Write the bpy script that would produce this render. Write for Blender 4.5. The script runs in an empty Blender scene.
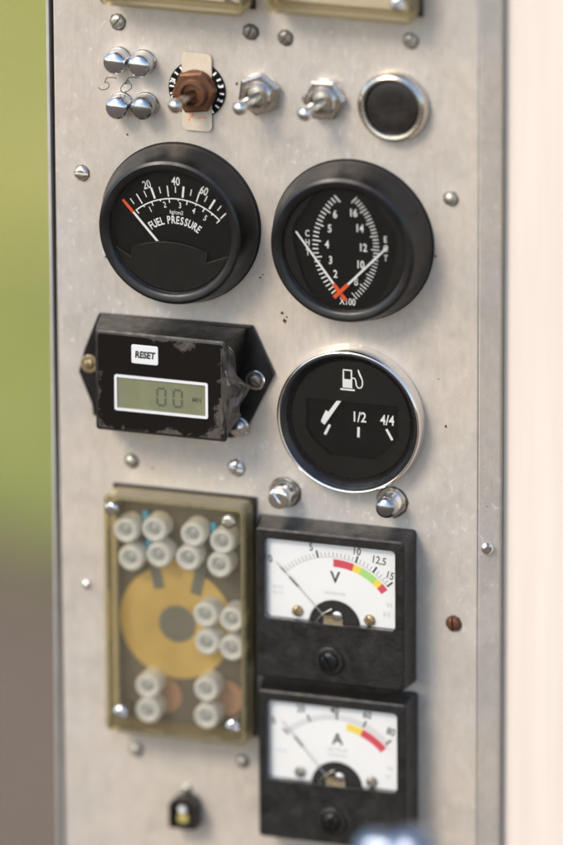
import bpy, math, random
from mathutils import Matrix, Vector

random.seed(7)
scene = bpy.context.scene
COL = scene.collection
R = math.radians
MM = 0.001

# ------------------------------------------------------------------ camera
# panel frame: x = right, y = up along the panel, z = out of the panel (millimetres)
PANEL = Matrix(((1, 0, 0, 0), (0, 0, -1, 0), (0, 1, 0, 0.65), (0, 0, 0, 1)))
cam_d = bpy.data.cameras.new('camera')
cam = bpy.data.objects.new('camera', cam_d)
COL.objects.link(cam)
psi, th, rho, DIST = R(18), R(19), R(-0.3), 3.5417
cpos = Vector((math.sin(psi) * math.cos(th), math.sin(th), math.cos(psi) * math.cos(th))) * DIST
fw = -cpos.normalized()
rt = fw.cross(Vector((0, 1, 0))).normalized()
up = rt.cross(fw)
r2 = rt * math.cos(rho) + up * math.sin(rho)
u2 = up * math.cos(rho) - rt * math.sin(rho)
cm = Matrix(((r2.x, u2.x, -fw.x, cpos.x), (r2.y, u2.y, -fw.y, cpos.y), (r2.z, u2.z, -fw.z, cpos.z), (0, 0, 0, 1)))
cam.matrix_world = PANEL @ cm
cam_d.sensor_fit = 'HORIZONTAL'
cam_d.sensor_width = 24.0
cam_d.lens = 8500 / 563 * 24
cam_d.clip_start = 0.05
cam_d.clip_end = 2000
cam_d.dof.use_dof = True
cam_d.dof.focus_distance = 3.519
cam_d.dof.aperture_fstop = 2.6
scene.camera = cam

# ------------------------------------------------------------------ sky and sun
world = bpy.data.worlds.new('World')
scene.world = world
world.use_nodes = True
wn = world.node_tree
wn.nodes.clear()
SUN_EL, SUN_AZ = 42, 212          # degrees; azimuth from +Y, clockwise seen from above (212 = in front, to the left)
sky = wn.nodes.new('ShaderNodeTexSky')
sky.sky_type = 'NISHITA'
sky.sun_disc = False
sky.sun_elevation = R(SUN_EL)
sky.sun_rotation = R(SUN_AZ)
sky.air_density = 1.0
sky.dust_density = 1.2
sky.ozone_density = 1.0
bg = wn.nodes.new('ShaderNodeBackground')
bg.inputs['Strength'].default_value = 0.135
wo = wn.nodes.new('ShaderNodeOutputWorld')
wn.links.new(sky.outputs[0], bg.inputs[0])
wn.links.new(bg.outputs[0], wo.inputs[0])

sl = bpy.data.lights.new('sun', 'SUN')
sl.energy = 1.5
sl.angle = R(20)
sl.color = (1.0, 0.86, 0.69)
sun = bpy.data.objects.new('sun', sl)
COL.objects.link(sun)
sd = Vector((math.sin(R(SUN_AZ)) * math.cos(R(SUN_EL)), math.cos(R(SUN_AZ)) * math.cos(R(SUN_EL)), math.sin(R(SUN_EL))))
sun.rotation_euler = (-sd).to_track_quat('-Z', 'Y').to_euler()
sun.location = (-3, 4, 6)

vs = scene.view_settings
vs.view_transform = 'Standard'
vs.look = 'None'
vs.gamma = 1
vs.use_curve_mapping = False
vs.exposure = 1.0
scene.render.engine = 'CYCLES'
scene.cycles.max_bounces = 10
scene.cycles.transparent_max_bounces = 24

# ------------------------------------------------------------------ materials
def new_mat(name):
    m = bpy.data.materials.new(name)
    m.use_nodes = True
    nt = m.node_tree
    nt.nodes.clear()
    out = nt.nodes.new('ShaderNodeOutputMaterial')
    return m, nt, out

def nd(nt, t, **kw):
    n = nt.nodes.new(t)
    for k, v in kw.items():
        setattr(n, k, v)
    return n

def noise(nt, scale, detail=4, rough=0.6, stretch=(1, 1, 1), dist=0.0):
    tc = nd(nt, 'ShaderNodeTexCoord')
    mp = nd(nt, 'ShaderNodeMapping')
    mp.inputs['Scale'].default_value = stretch
    nz = nd(nt, 'ShaderNodeTexNoise')
    nz.inputs['Scale'].default_value = scale
    nz.inputs['Detail'].default_value = detail
    nz.inputs['Roughness'].default_value = rough
    nz.inputs['Distortion'].default_value = dist
    nt.links.new(tc.outputs['Object'], mp.inputs[0])
    nt.links.new(mp.outputs[0], nz.inputs['Vector'])
    return nz.outputs['Fac']

def ramp(nt, fac, stops):
    r = nd(nt, 'ShaderNodeValToRGB')
    el = r.color_ramp.elements
    while len(el) < len(stops):
        el.new(0.5)
    for e, (p, c) in zip(el, stops):
        e.position = p
        e.color = (c, c, c, 1) if isinstance(c, (int, float)) else (*c, 1)
    nt.links.new(fac, r.inputs[0])
    return r.outputs[0]

def mixc(nt, fac, a, b):
    m = nd(nt, 'ShaderNodeMix', data_type='RGBA')
    for sock, v in ((m.inputs[0], fac), (m.inputs[6], a), (m.inputs[7], b)):
        if hasattr(v, 'is_linked'):
            nt.links.new(v, sock)
        elif isinstance(v, (int, float)):
            sock.default_value = v
        else:
            sock.default_value = (*v, 1)
    return m.outputs[2]

def setin(nt, node, name, v):
    s = node.inputs[name]
    if hasattr(v, 'is_linked'):
        nt.links.new(v, s)
    elif isinstance(v, (tuple, list)) and len(v) == 3 and s.type == 'RGBA':
        s.default_value = (*v, 1)
    else:
        s.default_value = v

def bump(nt, h, strength, dist=0.0004):
    b = nd(nt, 'ShaderNodeBump')
    b.inputs['Strength'].default_value = strength
    b.inputs['Distance'].default_value = dist
    nt.links.new(h, b.inputs['Height'])
    return b.outputs[0]

def principled(nt, out, **kw):
    p = nd(nt, 'ShaderNodeBsdfPrincipled')
    for k, v in kw.items():
        setin(nt, p, k, v)
    nt.links.new(p.outputs[0], out.inputs[0])
    return p

MAT = {}
def simple(name, col, rough=0.5, metal=0.0, var=0.25, nscale=120, rvar=0.12, bmp=0.0, **kw):
    m, nt, out = new_mat(name)
    n1 = noise(nt, nscale, 5, 0.65)
    c = mixc(nt, n1, tuple(x * (1 - var) for x in col), tuple(min(1, x * (1 + var)) for x in col))
    n2 = noise(nt, nscale * 2.3, 4)
    rr = ramp(nt, n2, [(0.3, max(0.02, rough - rvar)), (0.7, min(1, rough + rvar))])
    p = principled(nt, out, **{'Base Color': c, 'Roughness': rr, 'Metallic': metal, **kw})
    if bmp:
        nt.links.new(bump(nt, noise(nt, nscale * 6, 3), bmp), p.inputs['Normal'])
    MAT[name] = m
    return m

def dusty(name, col, dust, rough, amount=0.5, nscale=90, bmp=0.25, fine=900, spec=0.4):
    """plastic with patchy dust and pale specks"""
    m, nt, out = new_mat(name)
    a = ramp(nt, noise(nt, nscale, 6, 0.7, dist=0.6), [(0.45, 0.0), (0.75, amount)])
    b = ramp(nt, noise(nt, fine, 3, 0.6), [(0.66, 0.0), (0.74, amount * 1.2)])
    c = mixc(nt, a, col, dust)
    c = mixc(nt, b, c, tuple(min(1, x * 2.2) for x in dust))
    rr = ramp(nt, noise(nt, nscale * 1.7, 5), [(0.3, rough), (0.75, min(1, rough + 0.3))])
    p = principled(nt, out, **{'Base Color': c, 'Roughness': rr, 'Specular IOR Level': spec})
    nt.links.new(bump(nt, noise(nt, nscale * 5, 5, 0.7), bmp, 0.0003), p.inputs['Normal'])
    MAT[name] = m
    return m

# worn aluminium sheet
def aluminium():
    m, nt, out = new_mat('aluminium')
    big = noise(nt, 11, 6, 0.62, dist=0.4)
    c = mixc(nt, ramp(nt, big, [(0.3, 0.0), (0.72, 1.0)]), (0.65, 0.57, 0.475), (0.51, 0.475, 0.43))
    c = mixc(nt, ramp(nt, noise(nt, 5.5, 4, 0.55), [(0.48, 0.0), (0.66, 0.6)]), c, (0.49, 0.495, 0.49))
    streak = noise(nt, 130, 5, 0.7, (8, 0.35, 1))
    c = mixc(nt, ramp(nt, streak, [(0.35, 0.0), (0.75, 0.34)]), c, (0.44, 0.425, 0.405))
    st = ramp(nt, noise(nt, 26, 6, 0.7, (1.4, 0.8, 1), 0.8), [(0.56, 0.0), (0.74, 0.55)])
    sp = ramp(nt, noise(nt, 330, 4, 0.62, (1.2, 0.7, 1), 0.5), [(0.59, 0.0), (0.71, 0.7)])
    mul = nd(nt, 'ShaderNodeMath', operation='MULTIPLY')
    msk = ramp(nt, noise(nt, 8, 3, 0.5), [(0.42, 0.0), (0.58, 1.0)])
    nt.links.new(sp, mul.inputs[0]); nt.links.new(msk, mul.inputs[1])
    for ang_s, sc_, lim in ((0.5, 16, 0.69), (-0.9, 13, 0.70), (0.12, 21, 0.68)):
        tc = nd(nt, 'ShaderNodeTexCoord'); mp = nd(nt, 'ShaderNodeMapping'); mp2 = nd(nt, 'ShaderNodeMapping')
        mp.inputs['Rotation'].default_value = (0, 0, ang_s); mp2.inputs['Scale'].default_value = (26, 0.8, 1)
        z_ = nd(nt, 'ShaderNodeTexNoise'); z_.inputs['Scale'].default_value = sc_; z_.inputs['Detail'].default_value = 3
        nt.links.new(tc.outputs['Object'], mp.inputs[0]); nt.links.new(mp.outputs[0], mp2.inputs[0]); nt.links.new(mp2.outputs[0], z_.inputs['Vector'])
        c = mixc(nt, ramp(nt, z_.outputs['Fac'], [(lim, 0.0), (lim + 0.05, 0.16)]), c, (0.74, 0.72, 0.69))
    smu = ramp(nt, noise(nt, 34, 6, 0.68, (1, 1, 1), 1.2), [(0.55, 0.0), (0.8, 0.5)])
    c = mixc(nt, smu, c, (0.33, 0.315, 0.295))
    c = mixc(nt, st, c, (0.60, 0.585, 0.56))
    c = mixc(nt, ramp(nt, noise(nt, 170, 5, 0.75, (1.3, 0.8, 1), 0.6), [(0.42, 0.0), (0.72, 0.38)]), c, (0.36, 0.335, 0.305))
    c = mixc(nt, mul.outputs[0], c, (0.78, 0.775, 0.76))
    # rust coloured pin-prick specks
    dots = ramp(nt, noise(nt, 240, 2, 0.5), [(0.765, 0.0), (0.79, 0.8)])
    c = mixc(nt, dots, c, (0.10, 0.055, 0.03))
    mt = ramp(nt, noise(nt, 45, 5, 0.65), [(0.3, 0.45), (0.7, 0.28)])
    rr = ramp(nt, noise(nt, 110, 5, 0.65, (4, 0.7, 1)), [(0.3, 0.36), (0.7, 0.52)])
    p = principled(nt, out, **{'Base Color': c, 'Roughness': rr, 'Metallic': mt})
    h = noise(nt, 420, 4, 0.7, (3, 0.5, 1))
    nt.links.new(bump(nt, h, 0.12, 0.0002), p.inputs['Normal'])
    MAT['aluminium'] = m
aluminium()

def white_paint():
    m, nt, out = new_mat('white_paint')
    a = ramp(nt, noise(nt, 9, 5, 0.6, (14, 0.7, 1)), [(0.35, 0.0), (0.8, 0.5)])
    c = mixc(nt, a, (0.66, 0.60, 0.545), (0.55, 0.475, 0.41))
    d = ramp(nt, noise(nt, 90, 4, 0.6, (2.2, 0.8, 1)), [(0.70, 0.0), (0.78, 0.35)])
    c = mixc(nt, d, c, (0.42, 0.34, 0.28))
    p = principled(nt, out, **{'Base Color': c, 'Roughness': 0.42})
    nt.links.new(bump(nt, noise(nt, 60, 4, 0.6, (6, 0.6, 1)), 0.08, 0.0004), p.inputs['Normal'])
    MAT['white_paint'] = m
white_paint()

def glass(name, tint, haze=0.0, haze_col=(0.7, 0.6, 0.35), ior=1.45, rough=0.03, specks=0.05):
    m, nt, out = new_mat(name)
    tr = nd(nt, 'ShaderNodeBsdfTransparent'); tr.inputs[0].default_value = (*tint, 1)
    gl = nd(nt, 'ShaderNodeBsdfGlossy'); gl.inputs['Roughness'].default_value = rough
    fr = nd(nt, 'ShaderNodeFresnel'); fr.inputs[0].default_value = ior
    src = tr.outputs[0]
    if haze:
        df = nd(nt, 'ShaderNodeBsdfDiffuse'); df.inputs[0].default_value = (*haze_col, 1)
        tl = nd(nt, 'ShaderNodeBsdfTranslucent'); tl.inputs[0].default_value = (*haze_col, 1)
        a = nd(nt, 'ShaderNodeMixShader'); a.inputs[0].default_value = 0.5
        nt.links.new(df.outputs[0], a.inputs[1]); nt.links.new(tl.outputs[0], a.inputs[2])
        b = nd(nt, 'ShaderNodeMixShader')
        hz = ramp(nt, noise(nt, 70, 5, 0.65), [(0.3, haze * 0.85), (0.75, min(1, haze * 1.2))])
        spk = ramp(nt, noise(nt, 900, 3, 0.6), [(0.68, 0.0), (0.76, specks)])
        ad = nd(nt, 'ShaderNodeMath', operation='ADD'); nt.links.new(hz, ad.inputs[0]); nt.links.new(spk, ad.inputs[1])
        nt.links.new(ad.outputs[0], b.inputs[0])
        nt.links.new(tr.outputs[0], b.inputs[1]); nt.links.new(a.outputs[0], b.inputs[2])
        src = b.outputs[0]
    mx = nd(nt, 'ShaderNodeMixShader')
    nt.links.new(fr.outputs[0], mx.inputs[0]); nt.links.new(src, mx.inputs[1]); nt.links.new(gl.outputs[0], mx.inputs[2])
    nt.links.new(mx.outputs[0], out.inputs[0])
    MAT[name] = m
glass('gauge_glass', (0.99, 0.99, 0.985), haze=0.006, haze_col=(0.6, 0.55, 0.48), ior=1.27, specks=0.08)
glass('meter_glass', (0.995, 0.997, 1.0), haze=0.004, haze_col=(0.7, 0.72, 0.74), ior=1.25)
glass('amber_clear', (0.995, 0.985, 0.95), haze=0.03, haze_col=(0.84, 0.77, 0.60), rough=0.06, ior=1.32)
glass('amber_edge', (0.99, 0.90, 0.60), haze=0.27, haze_col=(1.0, 0.87, 0.50), rough=0.05)
glass('clear_film', (0.86, 0.83, 0.78), haze=0.17, haze_col=(0.6, 0.55, 0.48), rough=0.08)

dusty('gauge_black', (0.0035, 0.0037, 0.0042), (0.05, 0.047, 0.044), 0.24, 0.14, 60, 0.06, 1200, 0.5)
dusty('bakelite', (0.0035, 0.0035, 0.0037), (0.06, 0.054, 0.049), 0.28, 0.30, 95, 0.8, 600, 0.55)
dusty('case_black', (0.0045, 0.0042, 0.004), (0.08, 0.063, 0.047), 0.30, 0.32, 130, 0.45, 600, 0.5)
dusty('flange_black', (0.004, 0.004, 0.0045), (0.07, 0.066, 0.062), 0.26, 0.15, 90, 0.2, 1100)
simple('dial_black', (0.0035, 0.0033, 0.0031), 0.6, 0, 0.3, 200, **{'Specular IOR Level': 0.12})
simple('shield_black', (0.004, 0.0037, 0.0035), 0.42, 0, 0.35, 150, **{'Specular IOR Level': 0.3})
simple('print_white', (0.92, 0.91, 0.88), 0.6, 0, 0.08, 900)
simple('needle_white', (0.94, 0.93, 0.90), 0.45, 0, 0.04, 900)
simple('needle_orange', (0.82, 0.10, 0.02), 0.5, 0, 0.1, 900)
simple('chrome', (0.80, 0.80, 0.80), 0.09, 1.0, 0.08, 200, 0.05)
simple('rim_chrome', (0.84, 0.82, 0.79), 0.13, 1.0, 0.04, 60, 0.04)
simple('bright_steel', (0.72, 0.71, 0.69), 0.20, 1.0, 0.15, 500, 0.08)
simple('nickel', (0.62, 0.59, 0.54), 0.24, 1.0, 0.18, 400, 0.08)
simple('worn_zinc', (0.46, 0.44, 0.38), 0.36, 0.9, 0.35, 700, 0.12, 0.2)
simple('dull_steel', (0.26, 0.24, 0.21), 0.42, 0.85, 0.45, 800, 0.14, 0.3)
simple('ring_black', (0.008, 0.009, 0.011), 0.30, 0, 0.3, 90, 0.08, **{'Specular IOR Level': 0.7})
simple('slot_dark', (0.012, 0.011, 0.010), 0.8, 0, 0.3, 900)
simple('brass', (0.50, 0.40, 0.24), 0.34, 0.9, 0.3, 600)
simple('rust', (0.15, 0.068, 0.035), 0.46, 0.6, 0.5, 420, 0.15, 0.2)
simple('rubber_black', (0.010, 0.0085, 0.0075), 0.42, 0, 0.3, 160)
simple('sticker', (0.56, 0.48, 0.375), 0.7, 0, 0.25, 150)
simple('label_white', (0.62, 0.635, 0.64), 0.5, 0, 0.04, 300)
simple('ink_black', (0.02, 0.02, 0.022), 0.6, 0, 0.2, 600)
simple('ink_faint', (0.42, 0.42, 0.43), 0.6, 0, 0.1, 900)
simple('ink_pen', (0.13, 0.105, 0.085), 0.7, 0, 0.3, 900)
simple('ink_orange', (0.80, 0.24, 0.10), 0.7, 0, 0.2, 700)
simple('lcd_green', (0.165, 0.172, 0.10), 0.4, 0, 0.28, 90)
simple('lcd_ink', (0.075, 0.083, 0.06), 0.5, 0, 0.2, 500)
simple('dial_white', (0.905, 0.90, 0.87), 0.55, 0, 0.03, 70)
simple('scale_red', (0.68, 0.075, 0.10), 0.6, 0, 0.06, 400)
simple('scale_yellow', (0.90, 0.70, 0.10), 0.6, 0, 0.06, 400)
simple('scale_green', (0.42, 0.72, 0.20), 0.6, 0, 0.06, 400)
simple('board_brown', (0.14, 0.12, 0.095), 0.6, 0, 0.25, 60)
simple('board_cream', (0.68, 0.60, 0.47), 0.6, 0, 0.12, 60)
simple('ochre', (0.70, 0.49, 0.17), 0.42, 0.3, 0.2, 45)
simple('grey_foil', (0.20, 0.20, 0.17), 0.5, 0.2, 0.15, 90)
simple('copper_pad', (0.50, 0.30, 0.20), 0.5, 0.3, 0.2, 120)
simple('blue_wire', (0.05, 0.28, 0.46), 0.5, 0, 0.2, 300)
simple('cap_white', (1.0, 0.99, 0.97), 0.22, 0, 0.02, 200, 0.06, **{'Transmission Weight': 0.32, 'IOR': 1.38})
simple('cap_core', (0.40, 0.405, 0.41), 0.35, 0.1, 0.2, 500)
simple('yellow_plastic', (0.38, 0.32, 0.11), 0.45, 0, 0.2, 400)
simple('painted_frame', (0.55, 0.53, 0.50), 0.45, 0.5, 0.12, 40)

def ground_mats():
    m, nt, out = new_mat('meadow')
    a = noise(nt, 1.1, 3, 0.5)
    c = mixc(nt, ramp(nt, a, [(0.38, 0.0), (0.62, 1.0)]), (0.30, 0.34, 0.09), (0.50, 0.47, 0.15))
    c = mixc(nt, ramp(nt, noise(nt, 30, 5, 0.7), [(0.45, 0.0), (0.8, 0.6)]), c, (0.30, 0.26, 0.11))
    p = principled(nt, out, **{'Base Color': c, 'Roughness': 0.9})
    nt.links.new(bump(nt, noise(nt, 60, 5, 0.7), 0.6, 0.02), p.inputs['Normal'])
    MAT['meadow'] = m
    m, nt, out = new_mat('earth')
    a = noise(nt, 2.1, 7, 0.65)
    c = mixc(nt, ramp(nt, a, [(0.3, 0.0), (0.7, 1.0)]), (0.165, 0.115, 0.072), (0.225, 0.163, 0.108))
    c = mixc(nt, ramp(nt, noise(nt, 45, 6, 0.7), [(0.5, 0.0), (0.8, 0.5)]), c, (0.20, 0.165, 0.14))
    p = principled(nt, out, **{'Base Color': c, 'Roughness': 0.95})
    nt.links.new(bump(nt, noise(nt, 80, 6, 0.75), 0.7, 0.015), p.inputs['Normal'])
    MAT['earth'] = m
    m, nt, out = new_mat('grass_blade')
    c = mixc(nt, ramp(nt, noise(nt, 1.1, 3, 0.5), [(0.38, 0.0), (0.62, 1.0)]), (0.32, 0.365, 0.085), (0.60, 0.56, 0.18))
    df = nd(nt, 'ShaderNodeBsdfDiffuse'); tl = nd(nt, 'ShaderNodeBsdfTranslucent')
    nt.links.new(c, df.inputs[0]); nt.links.new(c, tl.inputs[0])
    mx = nd(nt, 'ShaderNodeMixShader'); mx.inputs[0].default_value = 0.45
    nt.links.new(df.outputs[0], mx.inputs[1]); nt.links.new(tl.outputs[0], mx.inputs[2])
    nt.links.new(mx.outputs[0], out.inputs[0])
    MAT['grass_blade'] = m
ground_mats()

# ------------------------------------------------------------------ mesh helpers (all lengths in mm)
def circle(r, n=48, cx=0, cy=0, a0=0.0):
    return [(cx + r * math.cos(a0 + 2 * math.pi * i / n), cy + r * math.sin(a0 + 2 * math.pi * i / n)) for i in range(n)]

def rrect(x0, x1, y0, y1, r, k=5):
    pts = []
    for cx, cy, a in ((x1 - r, y1 - r, 0), (x0 + r, y1 - r, 90), (x0 + r, y0 + r, 180), (x1 - r, y0 + r, 270)):
        for i in range(k + 1):
            t = R(a + 90 * i / k)
            pts.append((cx + r * math.cos(t), cy + r * math.sin(t)))
    return pts

class MB:
    def __init__(s):
        s.v, s.f = [], []
    def loft(s, loops, cap0=True, cap1=True):
        """loops: list of (points2d, z)"""
        n = len(loops[0][0])
        base = len(s.v)
        for pts, z in loops:
            for p in pts:
                s.v.append((p[0], p[1], z if not callable(z) else z(p)))
        for j in range(len(loops) - 1):
            for i in range(n):
                a = base + j * n + i; b = base + j * n + (i + 1) % n
                s.f.append((a, b, b + n, a + n))
        if cap0: s.f.append(tuple(base + i for i in reversed(range(n))))
        if cap1: s.f.append(tuple(base + (len(loops) - 1) * n + i for i in range(n)))
        return s
    def lathe(s, prof, n=64, cx=0, cy=0, cap0=True, cap1=True):
        return s.loft([(circle(max(r, 0.001), n, cx, cy), z) for r, z in prof], cap0, cap1)
    def prism(s, pts, z0, z1):
        return s.loft([(pts, z0), (pts, z1)])
    def box(s, x0, x1, y0, y1, z0, z1):
        return s.prism([(x0, y0), (x1, y0), (x1, y1), (x0, y1)], z0, z1)
    def flat(s, pts, z):
        b = len(s.v)
        s.v += [(p[0], p[1], z) for p in pts]
        s.f.append(tuple(range(b, b + len(pts))))
        return s
    def bar(s, p, q, w, z, w2=None):
        w2 = w if w2 is None else w2
        dx, dy = q[0] - p[0], q[1] - p[1]
        l = math.hypot(dx, dy); nx, ny = -dy / l, dx / l
        return s.flat([(p[0] - nx * w / 2, p[1] - ny * w / 2), (q[0] - nx * w2 / 2, q[1] - ny * w2 / 2),
                       (q[0] + nx * w2 / 2, q[1] + ny * w2 / 2), (p[0] + nx * w / 2, p[1] + ny * w / 2)], z)
    def bar3(s, p, q, w, z0, z1, w2=None):
        w2 = w if w2 is None else w2
        dx, dy = q[0] - p[0], q[1] - p[1]
        l = math.hypot(dx, dy); nx, ny = -dy / l, dx / l
        return s.prism([(p[0] - nx * w / 2, p[1] - ny * w / 2), (q[0] - nx * w2 / 2, q[1] - ny * w2 / 2),
                        (q[0] + nx * w2 / 2, q[1] + ny * w2 / 2), (p[0] + nx * w / 2, p[1] + ny * w / 2)], z0, z1)
    def arcband(s, cx, cy, r0, r1, a0, a1, z, n=24):
        pts = [(cx + r1 * math.cos(R(a0 + (a1 - a0) * i / n)), cy + r1 * math.sin(R(a0 + (a1 - a0) * i / n))) for i in range(n + 1)]
        pin = [(cx + r0 * math.cos(R(a0 + (a1 - a0) * i / n)), cy + r0 * math.sin(R(a0 + (a1 - a0) * i / n))) for i in range(n + 1)]
        b = len(s.v)
        s.v += [(x, y, z) for x, y in pts + pin]
        for i in range(n):
            s.f.append((b + i, b + n + 1 + i, b + n + 2 + i, b + i + 1) if a1 > a0 else (b + i, b + i + 1, b + n + 2 + i, b + n + 1 + i))
        return s
    def ribbon(s, pts, w, z):
        for p, q in zip(pts, pts[1:]):
            s.bar(p, q, w, z)
        return s
    def sweep(s, pts, rad, n=16, cap=True):
        """tube through 3-D points with a radius at each"""
        base = len(s.v); P = [Vector(p) for p in pts]
        ref = None
        for i, p in enumerate(P):
            t = (P[min(i + 1, len(P) - 1)] - P[max(i - 1, 0)]).normalized()
            if ref is None:
                ref = t.orthogonal().normalized()
            a = (ref - t * ref.dot(t)).normalized(); ref = a
            b = t.cross(a)
            for k in range(n):
                c = p + (a * math.cos(2 * math.pi * k / n) + b * math.sin(2 * math.pi * k / n)) * max(rad[i], 0.001)
                s.v.append(tuple(c))
        for j in range(len(P) - 1):
            for i in range(n):
                a = base + j * n + i; b = base + j * n + (i + 1) % n
                s.f.append((a, b, b + n, a + n))
        if cap:
            s.f.append(tuple(base + i for i in reversed(range(n))))
            s.f.append(tuple(base + (len(P) - 1) * n + i for i in range(n)))
        return s
    def text(s, body, size, x, y, z, rot=0.0, sx=1.0, bold=0.0, shear=0.0):
        """lettering as a flat mesh, centred on x, y; size = capital height in mm"""
        cu = bpy.data.curves.new('lettering_tmp', 'FONT')
        cu.body = body; cu.size = 1.0; cu.align_x = 'CENTER'; cu.offset = bold; cu.shear = shear; cu.resolution_u = 3
        ob = bpy.data.objects.new('lettering_tmp', cu)
        COL.objects.link(ob)
        bpy.context.view_layer.update()
        me = bpy.data.meshes.new_from_object(ob.evaluated_get(bpy.context.evaluated_depsgraph_get()))
        k = size / 0.70
        b = len(s.v); ca, sa = math.cos(R(rot)), math.sin(R(rot))
        for v in me.vertices:
            px, py = v.co.x * k * sx, (v.co.y - 0.35) * k
            s.v.append((x + px * ca - py * sa, y + px * sa + py * ca, z))
        for p in me.polygons:
            s.f.append(tuple(b + i for i in p.vertices))
        bpy.data.objects.remove(ob); bpy.data.curves.remove(cu); bpy.data.meshes.remove(me)
        return s
    def mesh(s, name, mat, smooth=34):
        me = bpy.data.meshes.new(name)
        me.from_pydata([(x * MM, y * MM, z * MM) for x, y, z in s.v], [], s.f)
        if smooth:
            me.polygons.foreach_set('use_smooth', [True] * len(me.polygons))
            me.set_sharp_from_angle(angle=R(smooth))
        me.materials.append(MAT[mat])
        me.update()
        return me
    def build(s, name, mat, parent=None, smooth=34, bevel=0.0, loc=None, rotz=0.0, seg=2):
        o = bpy.data.objects.new(name, s.mesh(name, mat, smooth))
        COL.objects.link(o)
        if parent: o.parent = parent
        if loc: o.location = Vector(loc) * MM
        if rotz: o.rotation_euler.z = R(rotz)
        if bevel:
            b = o.modifiers.new('bevel', 'BEVEL'); b.width = bevel * MM; b.segments = seg
            b.limit_method = 'ANGLE'; b.angle_limit = R(35)
        return o

def put(o, u, v, n=0.0, rotz=0.0):
    o.matrix_world = PANEL @ Matrix.Translation(Vector((u, v, n)) * MM) @ Matrix.Rotation(R(rotz), 4, 'Z')

def thing(name, label, cat, u, v, n=0.0, group=None, rotz=0.0):
    o = bpy.data.objects.new(name, None)
    o.empty_display_size = 0.01
    COL.objects.link(o)
    put(o, u, v, n, rotz)
    return tag(o, label, cat, group)

def tag(o, label, cat, group=None):
    o['label'] = label; o['category'] = cat
    if group: o['group'] = group
    return o

def inst(name, me, parent, x=0, y=0, z=0, rotz=0.0, sc=1.0, label=None):
    o = bpy.data.objects.new(name, me)
    COL.objects.link(o)
    o.parent = parent
    o.location = Vector((x, y, z)) * MM
    o.rotation_euler.z = R(rotz)
    o.scale = (sc, sc, sc)
    if label: o['label'] = label
    return o

# ------------------------------------------------------------------ the setting
def sheet(name, x0, x1, y0, y1, z, mat, nx=1, ny=1, edge=None):
    v, f = [], []
    for j in range(ny + 1):
        for i in range(nx + 1):
            yy = y0 + (y1 - y0) * j / ny
            if edge and j == ny: yy += edge(i)
            v.append((x0 + (x1 - x0) * i / nx, yy, z))
    for j in range(ny):
        for i in range(nx):
            a = j * (nx + 1) + i
            f.append((a, a + 1, a + nx + 2, a + nx + 1))
    me = bpy.data.meshes.new(name); me.from_pydata(v, [], f); me.materials.append(MAT[mat])
    o = bpy.data.objects.new(name, me); COL.objects.link(o); o['kind'] = 'structure'
    return o
sheet('ground', -600, 600, -600, 600, 0.0, 'meadow')
EDGE_Y = 1.50
sheet('bare_earth', -40, 40, -60, EDGE_Y, 0.004, 'earth', 160, 1, lambda i: 0.10 * math.sin(i * 1.7) + 0.06 * math.sin(i * 4.1))

gb = MB()
for _ in range(16000):
    x = random.uniform(-3.2, 1.4) * 1000; y = random.uniform(EDGE_Y - 0.1, EDGE_Y + 3.2) * 1000
    if y < EDGE_Y * 1000 + 60 and random.random() < 0.5: continue
    h = random.uniform(35, 110); a = random.uniform(0, 6.28); w = random.uniform(2, 4)
    lx, ly = random.gauss(0, 0.35) * h, random.gauss(0, 0.35) * h
    b = len(gb.v); dx, dy = math.cos(a) * w, math.sin(a) * w
    gb.v += [(x - dx, y - dy, 0), (x + dx, y + dy, 0), (x + lx * .4 + dx * .8, y + ly * .4 + dy * .8, h * .6),
             (x + lx * .4 - dx * .8, y + ly * .4 - dy * .8, h * .6), (x + lx, y + ly, h)]
    gb.f += [(b, b + 1, b + 2, b + 3), (b + 3, b + 2, b + 4)]
go = gb.build('grass', 'grass_blade', None, smooth=0)
go['kind'] = 'stuff'; go['label'] = 'sunlit yellow green grass beyond the bare earth'

# ------------------------------------------------------------------ control panel
VT, VB = 310, -650
PL, PR = -98.4, 85.2
panel = thing('control_panel', 'upright scratched aluminium control panel that carries all the gauges and switches', 'panel', 0, -650, 0)
PO = -VB      # child offset: children are placed in panel coordinates plus PO in y
def pchild(o): o.location.y += PO * MM; return o
pchild(MB().box(PL, PR, VB, VT, -2.0, 0).build('front_sheet', 'aluminium', panel, bevel=0.5))
# folded side of the housing that runs back on the right
sf = MB()
prof_ = [(PR + 0.2, -0.25), (PR + 8.3, -4.4), (PR + 8.3, -230), (PR + 0.2, -230)]
sf.v += [(x, VB, z) for x, z in prof_] + [(x, VT, z) for x, z in prof_]
sf.f += [(i, i + 4, (i + 1) % 4 + 4, (i + 1) % 4) for i in range(4)] + [(0, 1, 2, 3), (7, 6, 5, 4)]
pchild(sf.build('side_flange', 'aluminium', panel, bevel=0.5))
pchild(MB().box(PL - 3.2, PL - 1.9, VB, VT, -230, 0.2).build('edge_lip', 'painted_frame', panel, bevel=0.3))
pchild(MB().box(PL - 1.4, PR + 0.4, VB, VT, -230, -228).build('back_sheet', 'painted_frame', panel))
pchild(MB().box(PL - 3.2, PR + 8.3, VT + 0.1, VT + 1.6, -230, 0.2).build('top_cap', 'painted_frame', panel, bevel=0.3))

# white painted sheet on the right, set back behind the flange
ws = MB().box(0, 360, 0, VT - VB + 120, -2, 0).build('body_sheet', 'white_paint', None, bevel=0.3)
put(ws, PR + 8.6, VB, -9)
ws.matrix_world = ws.matrix_world @ Matrix.Rotation(R(-15), 4, 'Y'); tag(ws, 'tall cream white painted sheet beside and behind the right edge of the panel', 'metal sheet')

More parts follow.
